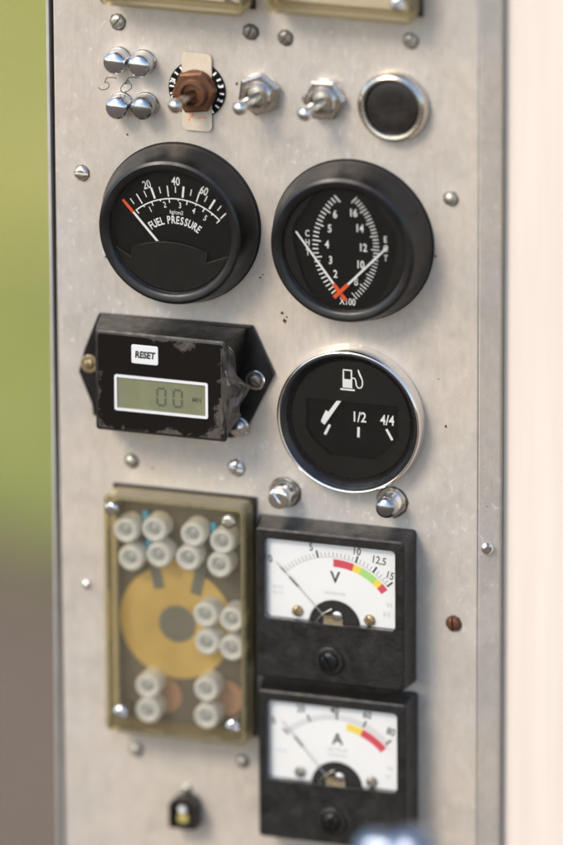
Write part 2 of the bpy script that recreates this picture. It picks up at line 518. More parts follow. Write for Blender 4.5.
# ---- screws
def sector_head(nsec, r, h, slot, flatness=0.35, n=10):
    """pan head: low disc plus raised sectors with the driver slot left open between them"""
    m = MB()
    m.lathe([(r, 0), (r, h * 0.30), (r * 0.97, h * 0.36)], 28)
    for k in range(nsec):
        a0 = 360 / nsec * k
        half = 180 / nsec
        mid = R(a0)
        loops = []
        for rr, z in ((0.985, 0.36), (0.95, 0.60), (0.80, 0.85), (0.55, 0.98), (0.42, 1.0)):
            rad = r * rr
            off = slot / 2 / math.sin(R(half)) if nsec > 2 else slot / 2
            if nsec == 2:
                da = math.degrees(math.asin(min(0.99, slot / 2 / rad)))
                pts = [(rad * math.cos(mid + R(t)), rad * math.sin(mid + R(t))) for t in [-90 + da + (180 - 2 * da) * i / n for i in range(n + 1)]]
            else:
                da = math.degrees(math.asin(min(0.9, slot / 2 / rad)))
                pts = [(off * math.cos(mid), off * math.sin(mid))]
                pts += [(rad * math.cos(mid + R(t)), rad * math.sin(mid + R(t))) for t in [-half + da + (2 * half - 2 * da) * i / n for i in range(n + 1)]]
            loops.append((pts, h * z))
        m.loft(loops)
    return m
SL = {k: sector_head(2, 3.1, 2.0, 0.85).mesh('screw', k) for k in ('worn_zinc', 'dull_steel', 'rust', 'bright_steel', 'nickel', 'brass')}
PH = {k: sector_head(4, 3.1, 1.9, 1.0).mesh('screw', k) for k in ('bright_steel', 'worn_zinc', 'nickel', 'brass', 'dull_steel')}
DOME = {k: MB().lathe([(2.6, 0), (2.6, 0.5), (2.35, 1.2), (1.7, 1.8), (0.9, 2.1), (0.01, 2.2)], 24).mesh('rivet', k) for k in ('worn_zinc', 'nickel', 'bright_steel')}
for name, me, u, v, rot, sc in (
        ('screw', SL['worn_zinc'], -70.1, 168.0, -35, 1.0), ('screw', SL['dull_steel'], -12.4, 168.6, -20, 0.98),
        ('screw', PH['dull_steel'], 2.7, 167.4, 20, 0.95), ('screw', PH['worn_zinc'], 56.3, 170.7, 10, 0.98),
        ('screw', SL['nickel'], -86.7, 101.2, 88, 1.0), ('rivet', DOME['worn_zinc'], 73.5, 104.7, 0, 1.1),
        ('rivet', DOME['worn_zinc'], -66.2, -23.5, 0, 1.05), ('screw', PH['bright_steel'], -19.8, -21.8, 25, 1.1),
        ('rivet', DOME['bright_steel'], -86.9, -81.1, 0, 0.75), ('rivet', DOME['worn_zinc'], -65.4, -153.4, 0, 1.05),
        ('rivet', DOME['worn_zinc'], -18.0, -153.4, 0, 1.0), ('screw', SL['rust'], 75.1, -81.0, 5, 0.98),
        ('rivet', DOME['worn_zinc'], -43.0, -168.5, 0, 0.8)):
    pchild(inst(name, me, panel, u, v, 0.02, rot, sc, 'rusty brown slotted screw right of the voltmeter' if me.name.startswith('screw') and me is SL['rust'] else None))
grnd = random.Random(11)
simple('grime_shade', (0.085, 0.066, 0.05), 0.85, 0, 0.5, 700)
for u, v, r_ in ((-70.1, 168.0, 3.5), (-12.4, 168.6, 3.5), (2.7, 167.4, 3.4), (56.3, 170.7, 3.4), (-86.7, 101.2, 3.4), (73.5, 104.7, 3.2), (-66.2, -23.5, 3.1), (-19.8, -21.8, 3.7), (-65.4, -153.4, 3.0), (-18.0, -153.4, 2.9), (75.1, -81.0, 3.5), (1.5, -30.6, 6.7), (48.2, -29.8, 6.7)):  # dark rings round the fixings: contact shade put into the colour, mixed with grime
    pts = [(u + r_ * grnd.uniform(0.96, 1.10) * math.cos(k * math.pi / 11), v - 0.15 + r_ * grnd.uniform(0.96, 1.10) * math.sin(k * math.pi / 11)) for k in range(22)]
    pchild(MB().prism(pts, 0.005, 0.03).build('grime_shade_ring', 'grime_shade', panel, smooth=0))
fs = sector_head(2, 2.6, 1.6, 0.8).mesh('screw', 'bright_steel')
o = pchild(inst('screw', fs, panel, PR + 3.8, -47.0, -2.1)); o.rotation_euler = (0, R(27), 0)

# ---- chrome bolts above the voltmeter
def bolt(u, v, lab, rot, slot):
    t = thing('cap_bolt', lab, 'bolt', u, v, 0, 'chrome bolts between fuel gauge and voltmeter')
    MB().lathe([(6.3, 0), (6.3, 0.9), (6.0, 1.2), (3, 1.25)], 32, cap1=True).build('washer', 'nickel', t)
    b = MB()
    prof = [(4.6, 1.2)]
    for i in range(4):
        prof += [(4.6, 1.4 + i * 1.1), (4.2, 1.95 + i * 1.1)]
    prof += [(4.7, 5.9), (4.7, 8.2), (4.45, 8.8)]
    b.lathe(prof, 32); b.build('shank', 'chrome', t)
    if slot:
        h = sector_head(2, 4.5, 1.2, 1.1).build('head', 'chrome', t, loc=(0, 0, 8.8), rotz=rot)
    else:
        MB().lathe([(4.45, 8.8), (4.1, 9.7), (3.0, 10.5), (1.5, 10.9), (0.01, 11)], 32).build('head', 'dull_chrome', t)
simple('blued_steel', (0.21, 0.25, 0.31), 0.34, 1.0, 0.2, 200, 0.08)
simple('stud_chrome', (0.58, 0.61, 0.66), 0.07, 1.0, 0.1, 200, 0.04)
simple('dull_chrome', (0.36, 0.38, 0.40), 0.20, 1.0, 0.2, 300, 0.06)
bolt(1.5, -30.6, 'slotted chrome bolt with washer at lower left of the fuel level gauge', 35, True)
bolt(48.2, -29.8, 'round headed grey bolt with washer at lower right of the fuel level gauge', 0, False)

# ---- handwriting
def mark(name, strokes, w, z=0.06, mat='ink_pen', label=None):
    m = MB()
    for st in strokes: m.ribbon(st, w, z)
    o = pchild(m.build(name, mat, panel, smooth=0))
    if label: o['label'] = label
mark('handwritten_mark', [[(-71.0, 143.5), (-73.0, 143.7), (-75.3, 143.3), (-75.8, 142.2), (-76.2, 141.2)],
     [(-76.2, 141.2), (-74.9, 141.4), (-74.2, 140.5), (-74.4, 139.4), (-75.4, 138.4), (-77.0, 137.9), (-78.3, 138.2), (-78.8, 138.9)]], 0.42, label='handwritten numeral 5')
mark('handwritten_mark', [[(-61.5, 144.4), (-63.6, 144.6), (-65.7, 144.2), (-66.6, 142.8), (-67.2, 141.2)],
     [(-67.2, 141.2), (-65.8, 142.1), (-64.4, 141.4), (-64.4, 139.8), (-66.0, 138.4), (-68.0, 137.8), (-69.2, 138.4), (-69.0, 139.8), (-67.6, 141.6), (-66.0, 142.9), (-65.2, 142.6)]], 0.42, label='handwritten numeral 5 written over')
mark('scratched_mark', [[(57.6, -33.5), (57.9, -37.0)], [(60.4, -33.4), (57.8, -35.2), (60.6, -37.2)]], 0.3, mat='ink_faint')

# brown rust flecks
frnd = random.Random(5)
for u_, v_, r_ in ((-66.5, 119.5, 0.5), (-76.5, 65.5, 0.7), (-8.9, 62.7, 0.6), (0.5, 48.2, 0.8), (1.6, 44.7, 1.0), (-18.6, 145.8, 0.7), (67.0, 79.2, 0.6), (6.5, 55.4, 0.5), (71.6, 5.6, 0.6), (-56.8, -26.0, 0.5), (2.6, 46.6, 0.5), (-7.6, 64.2, 0.4)):
    pts = [(u_ + r_ * frnd.uniform(0.5, 1.15) * math.cos(k * math.pi / 5), v_ + r_ * frnd.uniform(0.5, 1.3) * math.sin(k * math.pi / 5)) for k in range(10)]
    pchild(MB().prism(pts, 0.01, 0.12).build('rust_fleck', 'rust', panel))

# ------------------------------------------------------------------ chrome studs, toggles, push button
for u, v, lab, rt_, tone in (
        (-69.4, 152.2, 'polished chrome stud, upper left of the group of four beside the handwritten fives', 25, 'stud_chrome'),
        (-58.7, 151.8, 'polished chrome stud, upper right of the group of four beside the handwritten fives', -15, 'stud_chrome'),
        (-68.6, 132.8, 'polished chrome stud, lower left of the group of four below the handwritten fives', 40, 'stud_chrome'),
        (-57.7, 133.6, 'duller grey chrome stud, lower right of the group of four below the handwritten fives', 0, 'dull_chrome')):
    t = thing('chrome_stud', lab, 'stud', u, v, 0, 'four chrome studs at upper left', rt_)
    MB().lathe([(5.4, 0), (5.4, 1.0), (5.0, 1.5), (4.6, 1.6)], 40).build('collar', 'nickel', t)
    MB().lathe([(4.8, 1.5), (4.9, 2.2), (4.9, 7.0), (4.78, 7.5), (4.4, 8.1), (3.7, 8.7), (2.8, 9.1), (1.6, 9.4), (0.01, 9.5)], 48).build('cap', tone, t)

def hexa(r, a0=0.0): return circle(r, 6, a0=a0)
def toggle(u, v, lab, nutmat, levermat, rot, lean, plate=False, nut_r=8.6):
    t = thing('toggle_switch', lab, 'switch', u, v, 0, 'toggle switches in the top row')
    z0 = 0.0
    if plate:
        pl = MB().lathe([(12.3, 0.05), (12.3, 0.75), (12.1, 0.85)], 56).build('marking_plate', 'dial_black', t)
        m = MB()
        for a in list(range(-52, 60, 16)) + list(range(128, 236, 16)):
            p = (11.8 * math.cos(R(a)), 11.8 * math.sin(R(a))); q = (9.9 * math.cos(R(a)), 9.9 * math.sin(R(a)))
            m.bar(p, q, 0.7, 0.92)
        for a in (-20, 14, 166, 200):
            m.text(str(3 if a in (14, 166) else 2), 2.3, 10.8 * math.cos(R(a)), 10.8 * math.sin(R(a)), 0.93, a - 90, bold=0.01)
        m.build('markings', 'print_white', pl, smooth=0)
        st = MB().prism(rrect(-6.4, 6.6, -17.5, 16.0, 2.4, 4), 0.95, 1.15).build('paper_sticker', 'sticker', t)
        mm = MB().ribbon([(-3.6, -10.5), (-2.6, -9.3), (-1.6, -10.8), (-2.9, -12.1), (-3.4, -13.6)], 0.6, 1.2).ribbon([(0.5, -12), (2.8, -11.4), (4.4, -11.9)], 0.5, 1.2)
        mm.build('faded_ink', 'ink_orange', st, smooth=0)
        z0 = 1.15
    MB().lathe([(nut_r * 0.98, z0 + 0.02), (nut_r * 0.98, z0 + 0.9), (nut_r * 0.9, z0 + 1.1), (6, z0 + 1.1)], 40).build('washer', nutmat, t)
    rr = nut_r / math.cos(R(30)) * 0.93
    MB().loft([(hexa(rr * 0.95, R(rot)), z0 + 1.1), (hexa(rr, R(rot)), z0 + 1.6), (hexa(rr, R(rot)), z0 + 3.9), (hexa(rr * 0.90, R(rot)), z0 + 4.6)]).build('hex_nut', nutmat, t)
    zt = z0 + 4.6
    prof = [(6.0, zt - 0.2)]
    for i in range(3):
        prof += [(6.0, zt + 0.1 + i * 0.7), (5.65, zt + 0.45 + i * 0.7)]
    prof += [(5.9, zt + 2.2), (5.5, zt + 2.7), (4.7, zt + 2.8), (4.3, zt + 2.2), (4.1, zt - 1.0)]
    MB().lathe(prof, 40, cap1=False).build('bushing', nutmat, t)
    MB().lathe([(4.2, zt - 0.6), (2.0, zt - 0.3)], 24).build('bushing_seat', 'slot_dark', t)
    d = Vector((lean[0], lean[1], 16)).normalized()
    base = Vector((0, 0, zt - 0.8))
    L = 15.5
    ss = [0, 2, 6, 9.5, 11.2, 12.4, 13.6, 14.7, 15.3, L + 0.1]
    rs = [1.9, 1.9, 2.05, 2.25, 2.75, 3.15, 3.1, 2.35, 1.4, 0.02]
    MB().sweep([base + d * q for q in ss], rs, 24).build('lever', levermat, t)
toggle(-35.7, 141.8, 'toggle switch with rusty brown nut over a black marking plate and paper sticker', 'rust', 'nickel', 8, (-5.5, -3.5), True, 9.0)
toggle(-8.1, 142.9, 'nickel toggle switch second from left, between rusty switch and third toggle', 'nickel', 'bright_steel', 22, (-5.5, -3.5))
toggle(19.8, 143.0, 'nickel toggle switch nearest to the black push button', 'nickel', 'bright_steel', 2, (-5.5, -3.5))

t = thing('push_button', 'round black push button in a satin metal ring at upper right', 'button', 49.3, 142.3)
MB().lathe([(15.2, 0), (15.3, 1.0), (15.0, 2.8), (14.1, 4.4), (13.0, 5.0), (12.0, 4.8), (11.4, 3.9), (11.2, 1.0)], 72, cap1=False).build('ring', 'nickel', t)
MB().lathe([(11.1, 0.8), (11.1, 2.6), (10.9, 3.2), (10.2, 3.5), (5, 3.15), (0.01, 3.0)], 64).build('cap', 'rubber_black', t)

# ------------------------------------------------------------------ round gauges
BEZ = [(34.3, 0), (34.4, 2.4), (34.0, 3.6), (32.6, 9.0), (31.6, 13.0), (30.8, 14.9), (29.7, 15.6), (28.0, 15.5), (27.0, 15.0), (26.5, 14.3), (26.35, 13.2), (26.3, 10.2)]
def circ_y(a, r=26.2): return (r * math.cos(R(a)), r * math.sin(R(a)))

# --- fuel pressure
t = thing('fuel_pressure_gauge', 'round black fuel pressure gauge with red tipped needle, above the hour meter', 'gauge', -43.3, 83.5)
MB().lathe([(34.9, 0.02), (34.9, 0.7), (34.0, 0.8)], 90).build('gasket', 'slot_dark', t)
MB().lathe(BEZ, 112, cap1=False).build('bezel', 'gauge_black', t)
dial = MB().lathe([(26.4, 9.6), (26.4, 10.4)], 72).build('dial', 'dial_black', t)
PX, PY = 1.5, -13.5                # centre of the scale arcs
def pol(r, a, cx=PX, cy=PY): return (cx + r * math.cos(R(a)), cy + r * math.sin(R(a)))
m = MB()
A0, A1 = 128.5, 46.5
for i in range(13 + 1):
    a = A0 + (A1 - A0) * i / 13
    maj = i in (3, 7, 11)
    m.bar(pol(27.9, a), pol(32.6 if not maj else 32.8, a), 0.55 if not maj else 0.85, 10.5) if i % 2 or maj else m.bar(pol(29.6, a), pol(32.4, a), 0.42, 10.5)
for i in range(11):
    a = 130.5 + (46 - 130.5) * i / 10
    m.bar(pol(27.2, a), pol(25.2 if i % 2 == 0 else 26.2, a), 0.5, 10.5)
m.arcband(PX, PY, 26.75, 27.3, 131, 45.5, 10.52, 40)
m.build('scale', 'print_white', dial, smooth=0)
m = MB()
m.text('20', 3.5, -11.4, 18.6, 10.5, 18, 0.72, 0.012); m.text('40', 3.6, 1.3, 21.2, 10.5, 0, 0.72, 0.012); m.text('60', 3.5, 13.6, 18.2, 10.5, -18, 0.72, 0.012)
for s_, x, y, a in (('1', -9.9, 8.0, 28), ('2', -3.6, 10.6, 13), ('3', 3.1, 10.9, 0), ('4', 9.1, 9.1, -15), ('5', 14.1, 6.4, -28)):
    m.text(s_, 2.5, x, y, 10.5, a, 0.75, 0.012)
m.text('kg/cm2', 1.7, 1.5, 7.7, 10.5, -2, 0.85, 0.008)
w = 'FUEL PRESSURE'
wid = [0.82, 1.0, 0.85, 0.8, 0.62, 0.92, 1.0, 0.88, 0.92, 0.92, 1.0, 1.0, 0.85]
tot = sum(wid); pos = 0
for ch, cw in zip(w, wid):
    f = (pos + cw / 2) / tot; pos += cw
    a = 129.0 + (52.5 - 129.0) * f
    x, y = pol(18.0, a, 0.9, -13.6)
    if ch != ' ': m.text(ch, 3.3, x, y, 10.5, a - 90, 0.66, 0.022)
m.build('lettering', 'print_white', dial, smooth=0)
pts = [circ_y(a) for a in [199 + (341 - 199) * i / 30 for i in range(31)]]
pts += [(15.0, -12.6), (15.6, -8.2)] + [(15.6 - 33.2 * i / 12, -8.2 + 3.4 * (1 - ((i - 6) / 6) ** 2)) for i in range(1, 12)] + [(-17.8, -8.6), (-17.9, -12.7)]
MB().prism(pts, 10.7, 12.3).build('shield', 'shield_black', t, bevel=0.35)
nd_ = MB().bar3((-5.9, -6.0), (-17.0, 6.4), 1.0, 11.2, 11.55, 0.9).build('needle', 'needle_white', t, smooth=0)
MB().bar3((-17.0, 6.4), (-21.6, 11.5), 1.25, 11.15, 11.6, 1.1).build('needle_tip', 'needle_orange', nd_, smooth=0)
MB().lathe([(26.3, 13.4), (26.3, 13.9)], 72).build('glass', 'gauge_glass', t)

# --- cylinder head and exhaust temperature
t = thing('temperature_gauge', 'round black dual temperature gauge with two crossing white needles', 'gauge', 31.6, 82.9)
MB().lathe([(34.9, 0.02), (34.9, 0.7), (34.0, 0.8)], 90).build('gasket', 'slot_dark', t)
MB().lathe(BEZ, 112, cap1=False).build('bezel', 'gauge_black', t)
dial = MB().lathe([(26.4, 9.6), (26.4, 10.4)], 72).build('dial', 'dial_black', t)
m = MB()
def side_arc(sgn, n, l0, l1, w):
    # lens-shaped pair of scales: arcs of radius 29 centred on the far side
    cx = -sgn * 15.6; rad = 29.0
    for i in range(n):
        a = 47.0 - 94.0 * i / (n - 1)
        c, s_ = math.cos(R(a)), math.sin(R(a))
        ll = l1 if i % 4 == 0 else l0
        p = (cx + sgn * (rad - ll) * c, (rad - ll) * s_); q = (cx + sgn * (rad + 1.0) * c, (rad + 1.0) * s_)
        m.bar(p, q, w, 10.5)
side_arc(-1, 27, 1.5, 2.6, 0.55)
side_arc(1, 33, 1.5, 2.4, 0.42)
m.build('scale', 'print_white', dial, smooth=0)
m = MB()
for s_, x, y in (('6', -4.6, 13.9), ('5', -6.9, 7.5), ('4', -8.1, 0.6), ('3', -6.6, -6.1), ('2', -4.5, -11.9), ('16', 3.2, 15.2), ('14', 5.9, 8.8), ('12', 7.4, 0.6), ('10', 6.2, -6.8), ('8', 4.4, -14.4)):
    m.text(s_, 3.3, x, y, 10.5, 0, 0.78, 0.018)
for s_, x, y in (('C', -16.6, 4.6), ('H', -16.5, 0.6), ('T', -16.4, -3.6), ('E', 17.0, 5.0), ('G', 17.1, 1.1), ('T', 17.2, -3.0)):
    m.text(s_, 2.7, x, y, 10.5, 0, 0.72, 0.014)
m.text('X100', 2.9, 0.7, -23.4, 10.5, 0, 0.76, 0.014)
m.build('lettering', 'print_white', dial, smooth=0)
for sg in (-1, 1):
    pts = [circ_y(a) for a in [122 + (238 - 122) * i / 24 for i in range(25)]]
    inner = [(-12.6, -22.4), (-15.2, -19.8), (-17.6, -15.2), (-20.4, -7.0), (-21.8, -0.5), (-22.4, 5.0), (-21.6, 9.0), (-19.0, 12.4), (-16.4, 16.4), (-14.2, 20.6)]
    pp = pts + inner
    if sg > 0: pp = [(-x, y) for x, y in reversed(pp)]
    MB().prism(pp, 10.7, 12.2).build('shield', 'shield_black', t, bevel=0.35)
for (p, q, tail) in (((-2.0, -19.9), (-21.2, 5.2), (0.2, -22.6)), ((-2.0, -19.0), (18.5, 2.3), (-4.6, -21.6))):
    z = 11.2 if q[0] < 0 else 11.9
    nn = MB().bar3(p, q, 0.95, z, z + 0.35, 0.7).build('needle', 'needle_white', t, smooth=0)
    dx, dy = q[0] - p[0], q[1] - p[1]; l = math.hypot(dx, dy)
    k = (p[0] + dx / l * 5.0, p[1] + dy / l * 5.0)
    MB().bar3(tail, k, 1.7, z + 0.02, z + 0.45, 1.5).build('needle_hub', 'needle_orange', nn, smooth=0)
MB().lathe([(26.3, 13.4), (26.3, 13.9)], 72).build('glass', 'gauge_glass', t)

# --- fuel level
t = thing('fuel_level_gauge', 'round fuel level gauge with chrome rim and white pump symbol', 'gauge', 31.2, 5.3)
MB().lathe([(31.6, 0), (31.9, 1.0), (31.9, 1.8), (31.5, 4.8), (31.2, 6.4), (30.9, 6.9), (30.5, 7.1), (30.1, 7.0), (29.8, 6.6)], 112, cap1=False).build('chrome_rim', 'rim_chrome', t)
MB().lathe([(29.9, 6.4), (29.6, 6.7), (29.1, 6.7), (28.4, 6.0), (26.6, 2.2), (25.9, 1.4), (25.8, 0.4)], 112, cap0=False, cap1=False).build('inner_ring', 'ring_black', t)
dial = MB().lathe([(25.75, 0.2), (25.75, 1.0)], 72).build('dial', 'dial_black', t)
win = [(-19.6, 7.7), (-19.6, -5.5), (-17.0, -9.8), (-9.5, -16.4), (11.0, -16.4), (18.0, -9.8), (20.6, -5.5), (20.6, 7.7)]
def ray(poly, a):
    dx, dy = math.cos(a), math.sin(a); best = 99
    for (x0, y0), (x1, y1) in zip(poly, poly[1:] + poly[:1]):
        ex, ey = x1 - x0, y1 - y0; den = dx * ey - dy * ex
        if abs(den) < 1e-9: continue
        s_ = (x0 * ey - y0 * ex) / den; q = (x0 * dy - y0 * dx) / den
        if s_ > 0 and -1e-6 <= q <= 1 + 1e-6: best = min(best, s_)
    return best
ang = [2 * math.pi * i / 160 for i in range(160)]
inn = [(ray(win, a) * math.cos(a), ray(win, a) * math.sin(a)) for a in ang]
outc = circle(25.7, 160)
cover = MB().loft([(outc, 1.6), (outc, 2.6), (inn, 2.6), (inn, 1.2)], False, False).build('dial_cover', 'shield_black', t)
m = MB()
m.bar((-9.7, -3.7), (-11.9, -8.2), 1.1, 1.1); m.bar((2.8, -3.5), (2.7, -8.0), 1.1, 1.1); m.bar((14.9, -3.2), (17.5, -7.8), 1.1, 1.1)
m.build('scale', 'print_white', dial, smooth=0)
m = MB(); m.text('1/2', 4.3, 3.0, 1.0, 1.1, 0, 0.82, 0.018); m.text('4/4', 4.3, 15.3, 0.8, 1.1, 0, 0.78, 0.018)
m.build('lettering', 'print_white', dial, smooth=0)
m = MB()
z = 2.68
m.flat([(-3.6, 17.6), (0.6, 17.6), (0.6, 13.8), (-3.6, 13.8)], z)
m.flat([(-3.6, 17.6), (-3.6, 21.4), (-2.9, 21.4), (-2.9, 17.6)], z); m.flat([(-0.1, 17.6), (-0.1, 21.4), (0.6, 21.4), (0.6, 17.6)], z)
m.flat([(-3.4, 21.9), (0.4, 21.9), (0.6, 21.2), (-3.6, 21.2)], z)
m.flat([(-4.6, 13.4), (1.7, 13.4), (1.7, 12.6), (-4.6, 12.6)], z)
m.ribbon([(0.6, 18.2), (1.6, 18.3), (2.1, 17.4), (2.4, 15.2), (3.1, 14.2), (4.3, 14.3), (5.0, 15.4), (5.0, 17.6), (4.3, 19.3), (3.5, 20.6)], 0.6, z + 0.03)
m.flat([(2.9, 22.2), (3.4, 22.2), (4.9, 18.9), (4.2, 18.4), (3.3, 20.4)], z + 0.06)
m.build('pump_symbol', 'print_white', cover, smooth=0)
n_ = MB().bar3((-4.4, 9.0), (-12.4, -3.0), 1.6, 1.9, 2.3, 1.9).build('needle', 'needle_white', t, smooth=0)
MB().bar3((-10.0, 2.2), (-12.6, -2.2), 2.7, 1.85, 2.35, 1.4).build('needle_blade', 'needle_white', n_, smooth=0)
MB().lathe([(27.4, 4.0), (27.4, 4.4)], 72).build('glass', 'gauge_glass', t)

# ------------------------------------------------------------------ hour meter
t = thing('hour_meter', 'boxy black hour meter with small green display and white reset key', 'hour meter', -45.8, 18.5)
def H(p): return (p[0] + 45.8, p[1] - 18.5)
plate = [H(p) for p in ((-79.5, 40.8), (-12.0, 41.8), (-2.4, 21.5), (-14.6, -3.5), (-18.6, -7.6), (-21.5, -8.4), (-71, -8.0), (-82.5, -4.5), (-83.0, 0.5), (-88.6, 14.2), (-86.0, 24.5))]
MB().prism(plate, 0.05, 2.2).build('mounting_flange', 'flange_black', t, bevel=0.5)
def q4(x0, x1, y0, y1, r, sk=0.0):
    return [H((p[0] - (sk * (y1 - p[1]) / (y1 - y0) if p[0] > -45 else 0), p[1])) for p in rrect(x0, x1, y0, y1, r, 4)]
MB().loft([(q4(-78.6, -13.6, -6.0, 40.9, 1.2, 8.5), 2.0), (q4(-76.8, -15.6, -5.2, 40.4, 1.2, 4.0), 12), (q4(-75.0, -17.6, -4.0, 39.9, 1.4), 19.3),
           (q4(-74.2, -18.4, -3.2, 39.1, 1.4), 20.0)]).build('case', 'case_black', t)
# worn front film with brown residue along its borders
def face_worn():
    m, nt, out = new_mat('face_worn')
    tc = nd(nt, 'ShaderNodeTexCoord'); sp = nd(nt, 'ShaderNodeSeparateXYZ')
    nt.links.new(tc.outputs['Generated'], sp.inputs[0])
    def edge(o, w):
        a = nd(nt, 'ShaderNodeMath', operation='SUBTRACT'); a.inputs[1].default_value = 0.5
        nt.links.new(o, a.inputs[0])
        b = nd(nt, 'ShaderNodeMath', operation='ABSOLUTE'); nt.links.new(a.outputs[0], b.inputs[0])
        return b.outputs[0]
    mxn = nd(nt, 'ShaderNodeMath', operation='MAXIMUM')
    nt.links.new(edge(sp.outputs[0], 0), mxn.inputs[0]); nt.links.new(edge(sp.outputs[1], 0), mxn.inputs[1])
    nz_a = noise(nt, 150, 6, 0.7, dist=1.0); nz_b = noise(nt, 38, 3, 0.6)
    av = nd(nt, 'ShaderNodeMath', operation='MULTIPLY_ADD'); av.inputs[1].default_value = 0.45; nt.links.new(nz_a, av.inputs[0])
    sc2 = nd(nt, 'ShaderNodeMath', operation='MULTIPLY'); sc2.inputs[1].default_value = 0.55; nt.links.new(nz_b, sc2.inputs[0]); nt.links.new(sc2.outputs[0], av.inputs[2])
    nz = av.outputs[0]
    add = nd(nt, 'ShaderNodeMath', operation='MULTIPLY_ADD'); add.inputs[1].default_value = 0.75
    nt.links.new(nz, add.inputs[0]); nt.links.new(mxn.outputs[0], add.inputs[2])
    fac = ramp(nt, add.outputs[0], [(0.855, 0.0), (0.90, 0.8)])
    res = mixc(nt, noise(nt, 500, 4, 0.7), (0.012, 0.010, 0.008), (0.15, 0.122, 0.10))
    c = mixc(nt, fac, (0.004, 0.0037, 0.0034), res)
    rr = ramp(nt, fac, [(0.0, 0.16), (1.0, 0.6)])
    p = principled(nt, out, **{'Base Color': c, 'Roughness': rr})
    nt.links.new(bump(nt, fac, 0.4, 0.0003), p.inputs['Normal'])
    MAT['face_worn'] = m
face_worn()
fp = MB().prism(q4(-73.6, -19.0, -2.6, 38.5, 1.2), 19.95, 20.3).build('face_plate', 'face_worn', t)
key = MB().prism(q4(-58.7, -47.0, 27.0, 35.2, 0.8), 20.2, 20.7).build('reset_key', 'label_white', t, bevel=0.15)
kx, ky = H((-52.8, 31.1))
MB().text('RESET', 2.8, kx, ky, 20.76, 0, 0.82, 0.045, 0.12).build('lettering', 'ink_black', key, smooth=0)
o_ = q4(-66.3, -25.3, 5.7, 21.4, 0.9); i_ = q4(-65.2, -26.4, 6.8, 20.3, 0.4)
MB().loft([(o_, 20.2), (o_, 20.85), (i_, 20.85), (i_, 20.35)], False, False).build('display_frame', 'label_white', t)
lcd = MB().prism(i_, 20.3, 20.4).build('display', 'lcd_green', t)
seg = {'0': 'abcdef', '6': 'acdefg', '8': 'abcdefg'}
m = MB()
def digit(ch, x, y, w, h, th_):
    S = {'a': ((0, h), (w, h)), 'b': ((w, h), (w, h / 2)), 'c': ((w, h / 2), (w, 0)), 'd': ((0, 0), (w, 0)), 'e': ((0, 0), (0, h / 2)), 'f': ((0, h / 2), (0, h)), 'g': ((0, h / 2), (w, h / 2))}
    for c in seg[ch]:
        p, q = S[c]; dx, dy = q[0] - p[0], q[1] - p[1]; l = math.hypot(dx, dy); g = 0.35
        m.bar((x + p[0] + dx / l * g, y + p[1] + dy / l * g), (x + q[0] - dx / l * g, y + q[1] - dy / l * g), th_, 20.45)
x, y = H((-47.6, 9.6)); digit('0', x, y, 3.6, 7.4, 0.95)
x, y = H((-40.4, 9.6)); digit('0', x, y, 3.6, 7.4, 0.95)
x, y = H((-30.3, 13.6)); m.text('MIN', 1.9, x, y, 20.45, 0, 0.85, 0.035)
m.build('digits', 'lcd_ink', lcd, smooth=0)
x, y = H((-83.6, 18.4))
w_ = MB().lathe([(3.9, 2.2), (3.9, 2.8), (3.6, 3.1), (2.3, 3.1), (2.2, 2.4)], 32).build('eyelet', 'brass', t, loc=(x, y, 0))
inst('screw', SL['brass'], t, x, y, 2.5, 10, 0.72)
x, y = H((-10.6, 18.4))
MB().lathe([(4.3, 2.2), (4.3, 2.9), (4.0, 3.2), (3.0, 3.2), (2.8, 2.4)], 36).build('eyelet', 'bright_steel', t, loc=(x, y, 0))
inst('screw', SL['dull_steel'], t, x, y, 2.5, 60, 0.85)
x, y = H((-17.9, -3.0))
MB().lathe([(4.4, 2.2), (4.4, 2.9), (4.0, 3.3), (2.5, 3.4)], 36).build('eyelet', 'bright_steel', t, loc=(x, y, 0))
inst('rivet', DOME['bright_steel'], t, x, y, 3.2, 0, 1.0)
# crumpled clear film hanging off the right edge
rnd = random.Random(3)
fl = MB(); nx_, ny_ = 7, 12
for j in range(ny_ + 1):
    for i in range(nx_ + 1):
        f = i / nx_; g = j / ny_
        wdt = 2.5 + 7.0 * math.exp(-((g - 0.55) / 0.28) ** 2) + 1.0 * math.sin(g * 17)
        x, y = H((-19.6 + f * wdt, 37.5 - g * 38))
        z = 20.6 - f * f * 9.0 * (0.4 + 0.6 * math.sin(g * 9) ** 2) + (rnd.uniform(-0.9, 0.9) if 0 < i else 0) + 0.9 * math.sin(f * 7 + g * 11) * f
        fl.v.append((x + (rnd.uniform(-0.5, 0.5) if i else 0), y + rnd.uniform(-0.5, 0.5), z))
for j in range(ny_):
    for i in range(nx_):
        a = j * (nx_ + 1) + i
        fl.f.append((a, a + nx_ + 1, a + nx_ + 2, a + 1))
fl.build('peeling_film', 'clear_film', t, smooth=0)

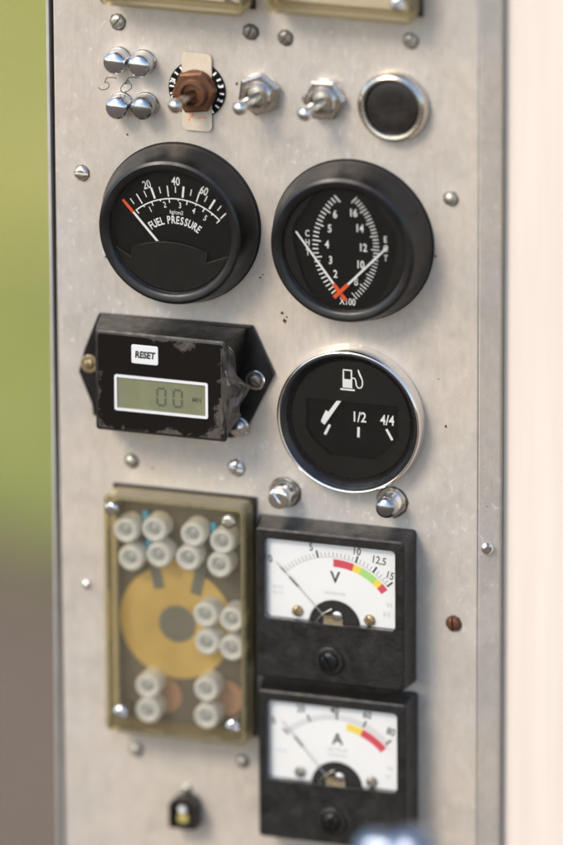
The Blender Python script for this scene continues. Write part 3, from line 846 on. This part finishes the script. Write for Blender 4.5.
# ------------------------------------------------------------------ amber covered boxes
LEDS = [(-65.4, -51.0), (-52.7, -49.3), (-35.7, -49.7), (-22.8, -51.6), (-63.4, -63.3), (-50.9, -60.6), (-37.9, -60.6), (-24.1, -62.2),
        (-30.5, -85.0), (-18.8, -85.8), (-30.0, -97.5), (-18.9, -98.8), (-56.4, -120.0), (-30.4, -118.4), (-56.4, -131.1), (-30.5, -130.8)]
cap_me = MB().lathe([(5.7, 0), (5.7, 7.0), (5.55, 7.9), (5.1, 8.6), (4.4, 8.95), (3.6, 8.8), (2.9, 8.2), (2.4, 7.3)], 32, cap1=False).mesh('lamp_cap', 'cap_white')
core_me = MB().lathe([(2.6, 5.8), (2.55, 7.3), (2.0, 7.7), (1.1, 8.0), (0.01, 8.1)], 20).mesh('core', 'cap_core')
def amber_box(label, u, v, board='board_brown', ncap=16):
    """local origin = centre of the box; 63 x 106 mm"""
    t = thing('terminal_box', label, 'terminal box', u, v, 0, 'amber covered terminal boxes')
    cu, cv = -43.2, -88.0
    def L(p): return (p[0] - cu, p[1] - cv)
    W, Hh = 31.4, 53.2
    MB().prism([(-W + 0.5, Hh + 0.8), (-W + 0.5, Hh - 1.6), (W - 1.6, Hh - 1.6), (W - 1.6, -Hh), (W + 0.8, -Hh), (W + 0.8, Hh + 0.8)], 0.05, 1.3).build('gasket', 'rubber_black', t)
    MB().prism(rrect(-W + 2.4, W - 2.4, -Hh + 2.4, Hh - 2.4, 2, 3), 0.1, 2.0).build('board', board, t)
    x, y = L((-46.3, -93.0))
    disc = circle(25.2, 64, x, y)
    d = MB().prism(disc, 2.05, 2.5).build('ochre_disc', 'ochre', t)
    MB().prism(circle(8.2, 40, x + 0.5, y - 0.6), 2.55, 2.75).build('disc_centre', 'grey_foil', d)
    for (px, py), (qx, qy), w in (((-56.8, -62.5), (-53.6, -78.5), 4.6), ((-33.2, -60.0), (-37.6, -79.5), 4.8)):
        MB().bar3(L((px, py)), L((qx, qy)), w, 2.55, 2.8).build('foil_strip', 'grey_foil', t)
    MB().bar3(L((-50.5, -68.6)), L((-40.8, -67.6)), 7.4, 2.5, 2.58).build('ochre_tab', 'ochre', t)
    for px, py in ((-52.0, -126.5), (-24.6, -124.5)) if ncap > 12 else ():
        a, b = L((px, py)); MB().prism(circle(7.8, 36, a, b), 2.05, 2.45).build('copper_pad', 'copper_pad', t)
    for p, q in (((-58.8, -43.6), (-57.4, -49.5)), ((-56.6, -55.5), (-57.5, -60)), ((-28.6, -46), (-28.2, -52))):
        a, b = L(p), L(q)
        MB().sweep([(*a, 4.0), ((a[0] + b[0]) / 2, (a[1] + b[1]) / 2, 5.2), (*b, 4.0)], [1.5, 1.6, 1.5], 12).build('wire', 'blue_wire', t)
    for px, py in LEDS[:ncap]:
        a, b = L((px, py))
        c = inst('lamp_cap', cap_me, t, a, b, 2.6)
        inst('core', core_me, c, 0, 0, 0)
    o0 = rrect(-W, W, -Hh, Hh, 3.2, 5); o1 = rrect(-W, W, -Hh, Hh, 3.2, 5); o2 = rrect(-W + 0.9, W - 0.9, -Hh + 0.9, Hh - 0.9, 2.6, 5)
    i1 = rrect(-W + 1.9, W - 1.9, -Hh + 1.9, Hh - 1.9, 1.8, 5)
    MB().loft([(o0, 1.4), (o1, 13.0), (o2, 13.9), (i1, 13.9), (i1, 1.5)], False, False).build('cover_rim', 'amber_edge', t)
    MB().prism(rrect(-W + 1.92, W - 1.92, -Hh + 1.92, Hh - 1.92, 1.8, 5), 12.2, 13.7).build('cover_window', 'amber_clear', t)
    for k, (px, py) in enumerate(((-70.4, -40.6), (-18.8, -41.0), (-67.6, -131.6), (-17.6, -132.4))):
        a, b = L((px, py))
        me = (SL['bright_steel'], SL['worn_zinc'], SL['bright_steel'], PH['bright_steel'])[k]
        s_ = inst('screw', me, t, a, b, 13.75, (20, 92, 70, 30)[k], 1.0)
        MB().lathe([(1.7, 2.0), (1.7, 13.72)], 16).build('post', 'worn_zinc', t, loc=(a, b, 0))
    return t
amber_box('amber covered box of white lamp caps over an ochre disc, left of the voltmeter', -43.2, -88.0)
amber_box('amber covered box cut off by the top edge, above the chrome studs', -42.2, 231.8, 'board_cream', 12)
amber_box('amber covered box cut off by the top edge, above the push button', 29.6, 234.6, 'board_cream', 12)

# ------------------------------------------------------------------ panel meters
def meter(name, u, v, label, kind):
    t = thing(name, label, 'meter', u, v, 0, 'square black panel meters')
    k = 3
    ob = rrect(-35.2, 33.4, -34.2, 33.8, 1.5, k); of = rrect(-32.4, 32.6, -33.2, 33.0, 1.6, k); og = rrect(-31.6, 31.8, -32.4, 32.2, 1.2, k)
    w1 = rrect(-28.9, 28.9, -7.3, 28.9, 2.0, k); w2 = rrect(-28.5, 28.5, -6.9, 28.5, 1.7, k)
    MB().loft([(ob, 0.05), (ob, 1.5), (of, 14.2), (og, 15.0), (w1, 15.0), (w2, 14.4), (w2, 11.4)], False, False).build('case', 'bakelite', t)
    # raised lip under the window and the zero adjuster boss
    bs = MB().lathe([(6.2, 14.9), (6.2, 15.8), (5.6, 16.4), (4.4, 16.5), (4.2, 15.6)], 40).build('adjuster_boss', 'bakelite', t, loc=(0.2, -22.8, 0))
    sh = sector_head(2, 3.9, 1.6, 1.0).build('adjuster_screw', 'flange_black', bs, loc=(0, 0, 15.6), rotz=35 if kind == 'V' else -20)
    dial = MB().prism(rrect(-29.5, 29.5, -8.0, 29.5, 1, 2), 10.5, 11.4).build('dial', 'dial_white', t)
    px, py = 1.2, -8.4
    zf = 11.46
    def P(r, a): return (px + r * math.cos(R(a)), py + r * math.sin(R(a)))
    blk, fnt = MB(), MB()
    if kind == 'V':
        ang_ = lambda val: 135.0 - 6.27 * val
        n_, step, majors = 30, 0.5, {0: '0', 5: '5', 10: '10', 12.5: '12,5', 15: '15'}
        npos = {0: (-27.0, 18.6), 5: (-9.0, 25.6), 10: (10.9, 25.8), 12.5: (20.6, 22.8), 15: (25.4, 16.6)}
        bands = (('scale_red', 91, 73), ('scale_yellow', 73, 66), ('scale_green', 66, 51), ('scale_yellow', 51, 45), ('scale_red', 45, 38.5))
    else:
        ang_ = lambda val: 135.0 - 1.125 * val
        n_, step, majors = 40, 2, {0: '0', 20: '20', 40: '40', 60: '60', 80: '80'}
        npos = {0: (-26.8, 18.6), 20: (-14.6, 25.2), 40: (0.3, 26.0), 60: (14.6, 25.6), 80: (25.0, 19.2)}
        bands = (('scale_yellow', 81, 67), ('scale_red', 67, 42.5))
    for i in range(n_ + 1):
        val = i * step; a = ang_(val)
        if val in majors:
            blk.bar(P(30.4, a), P(33.6, a), 0.8, zf)
            x, y = npos[val]; rot = (a - 90) * 0.3 if len(majors[val]) < 3 else -8
            blk.text(majors[val], 3.3, x, y, zf, rot, 0.82, 0.012)
        else:
            fnt.bar(P(30.6, a), P(32.6, a), 0.36, zf)
    fnt.arcband(px, py, 30.3, 30.5, 135, 40, zf, 40)
    blk.text(kind, 5.0, 1.5, 13.3, zf, 0, 0.95, 0.02)
    for s_, x, y, sz in ((('DC 2.5', -23.8, 6.4, 1.3), ('KL 1.5', -23.6, 3.8, 1.3), ('MOVING COIL', 1.5, 6.0, 1.1), ('2.5', 25.2, 3.4, 1.6), ('1/1', 24.0, -0.8, 2.2)) if kind == 'V' else
                         (('DC 2.5', -23.0, 5.4, 1.2), ('DC 75 mV', 1.6, 8.4, 1.5), ('MOVING COIL', 1.6, 5.8, 1.0), ('2.5', 24.6, 2.6, 1.6), ('1/1', 23.8, -1.2, 1.6))):
        fnt.text(s_, sz, x, y, zf, 0, 0.9)
    blk.build('scale', 'ink_black', dial, smooth=0)
    fnt.build('fine_print', 'ink_faint', dial, smooth=0)
    for mt_, a0, a1 in bands:
        MB().arcband(px, py, 26.2, 29.6, a0, a1, zf + 0.02, 14).build('colour_band', mt_, dial, smooth=0)
    # movement seen through the cut-out at the bottom of the dial
    seg_ = [P(11.4, 8 + 164 * i / 24) for i in range(25)]
    mv = MB().prism(seg_, 11.45, 11.6).build('movement_cutout', 'slot_dark', t)
    MB().prism(rrect(px - 4.6, px + 3.8, py + 1.4, py + 4.6, 0.8, 2), 11.65, 12.4).build('coil', 'brass', mv)
    MB().lathe([(2.2, 11.6), (2.2, 12.6), (1.4, 12.95)], 20).build('pivot_nut', 'bright_steel', mv, loc=(px + 1.5, py + 4.6, 0))
    MB().sweep([(px - 7.5, py + 2.0, 11.9), (px - 4.5, py + 5.5, 12.3), (px - 1, py + 7.6, 12.0)], [0.4, 0.4, 0.4], 8).build('hairspring', 'bright_steel', mv)
    for x, y in ((-15.0, -3.4), (16.6, -4.2)):
        inst('screw', PH['brass'] if kind == 'V' else PH['worn_zinc'], t, x, y, 11.42, (30 if x < 0 else 70) + (0 if kind == 'V' else 37), 0.8)
    a = 134.0 if kind == 'V' else 131.0
    nn = MB().bar3(P(6, a), P(36.5, a), 0.32, 12.5, 12.7, 0.26).build('needle', 'ink_faint', t, smooth=0)
    MB().bar3(P(22.5, a), P(28.0, a), 0.62, 12.45, 12.75, 0.5).build('needle_blade', 'ink_black', nn, smooth=0)
    MB().prism(rrect(-28.45, 28.45, -6.85, 28.45, 1.7, 3), 13.5, 14.0).build('glass', 'meter_glass', t)
    return t
meter('voltmeter', 25.4, -75.0, 'black framed voltmeter with white dial marked V and red, yellow and green band', 'V')
meter('ammeter', 26.2, -147.2, 'black framed ammeter with white dial marked A and yellow and red band, below the voltmeter', 'A')

# ------------------------------------------------------------------ small socket
t = thing('power_socket', 'small arched black socket with yellow insert at lower left of the panel', 'socket', -42.6, -177.4)
def arch(w, y0, y1, n=14):
    r = w * 1.02
    top = [(w * math.cos(math.pi * i / n), y1 - w * 0.72 + w * 0.72 * math.sin(math.pi * i / n)) for i in range(n + 1)]
    return top + [(-w, y0), (w, y0)]
oa, ob_, oc = arch(6.0, -6.6, 7.2), arch(5.6, -6.2, 6.8), arch(4.0, -4.9, 4.8)
MB().loft([(oa, 0.05), (oa, 8.4), (ob_, 9.0), (oc, 9.0), (oc, 3.0)], True, True).build('shell', 'rubber_black', t)
MB().prism(rrect(-2.4, 2.4, -4.4, -0.4, 0.8, 3), 3.05, 7.4).build('insert', 'yellow_plastic', t, bevel=0.3)
MB().lathe([(2.0, 3.05), (2.0, 7.2), (1.5, 7.9), (0.01, 8.1)], 20)  .build('contact', 'label_white', t, loc=(-0.2, 1.8, 0))

# ------------------------------------------------------------------ chrome lever standing in front of the panel
t = thing('hand_lever', 'blurred chrome lever knob in the foreground below the ammeter', 'lever', 118, -650, 220)
def lv(y): return y + 650
MB().sweep([(0, 0, 0), (0, 300, 0), (0, lv(-105), 0)], [6, 6, 5.5], 20).build('rod', 'chrome', t)
prof = [(-17, 0.02), (-16.6, 3.2), (-15, 6.0), (-12, 8.2), (-7, 9.0), (-3.5, 8.4), (-1, 8.8), (3, 11.0), (8, 12.0), (12.5, 10.4), (15, 6.8), (16.2, 3.0), (16.5, 0.02)]
MB().sweep([(q, lv(-94), 0) for q, _ in prof], [r for _, r in prof], 28).build('knob', 'blued_steel', t)
MB().box(-30, 30, 0.2, 8, -30, 30).build('foot_plate', 'dull_steel', t, bevel=1)
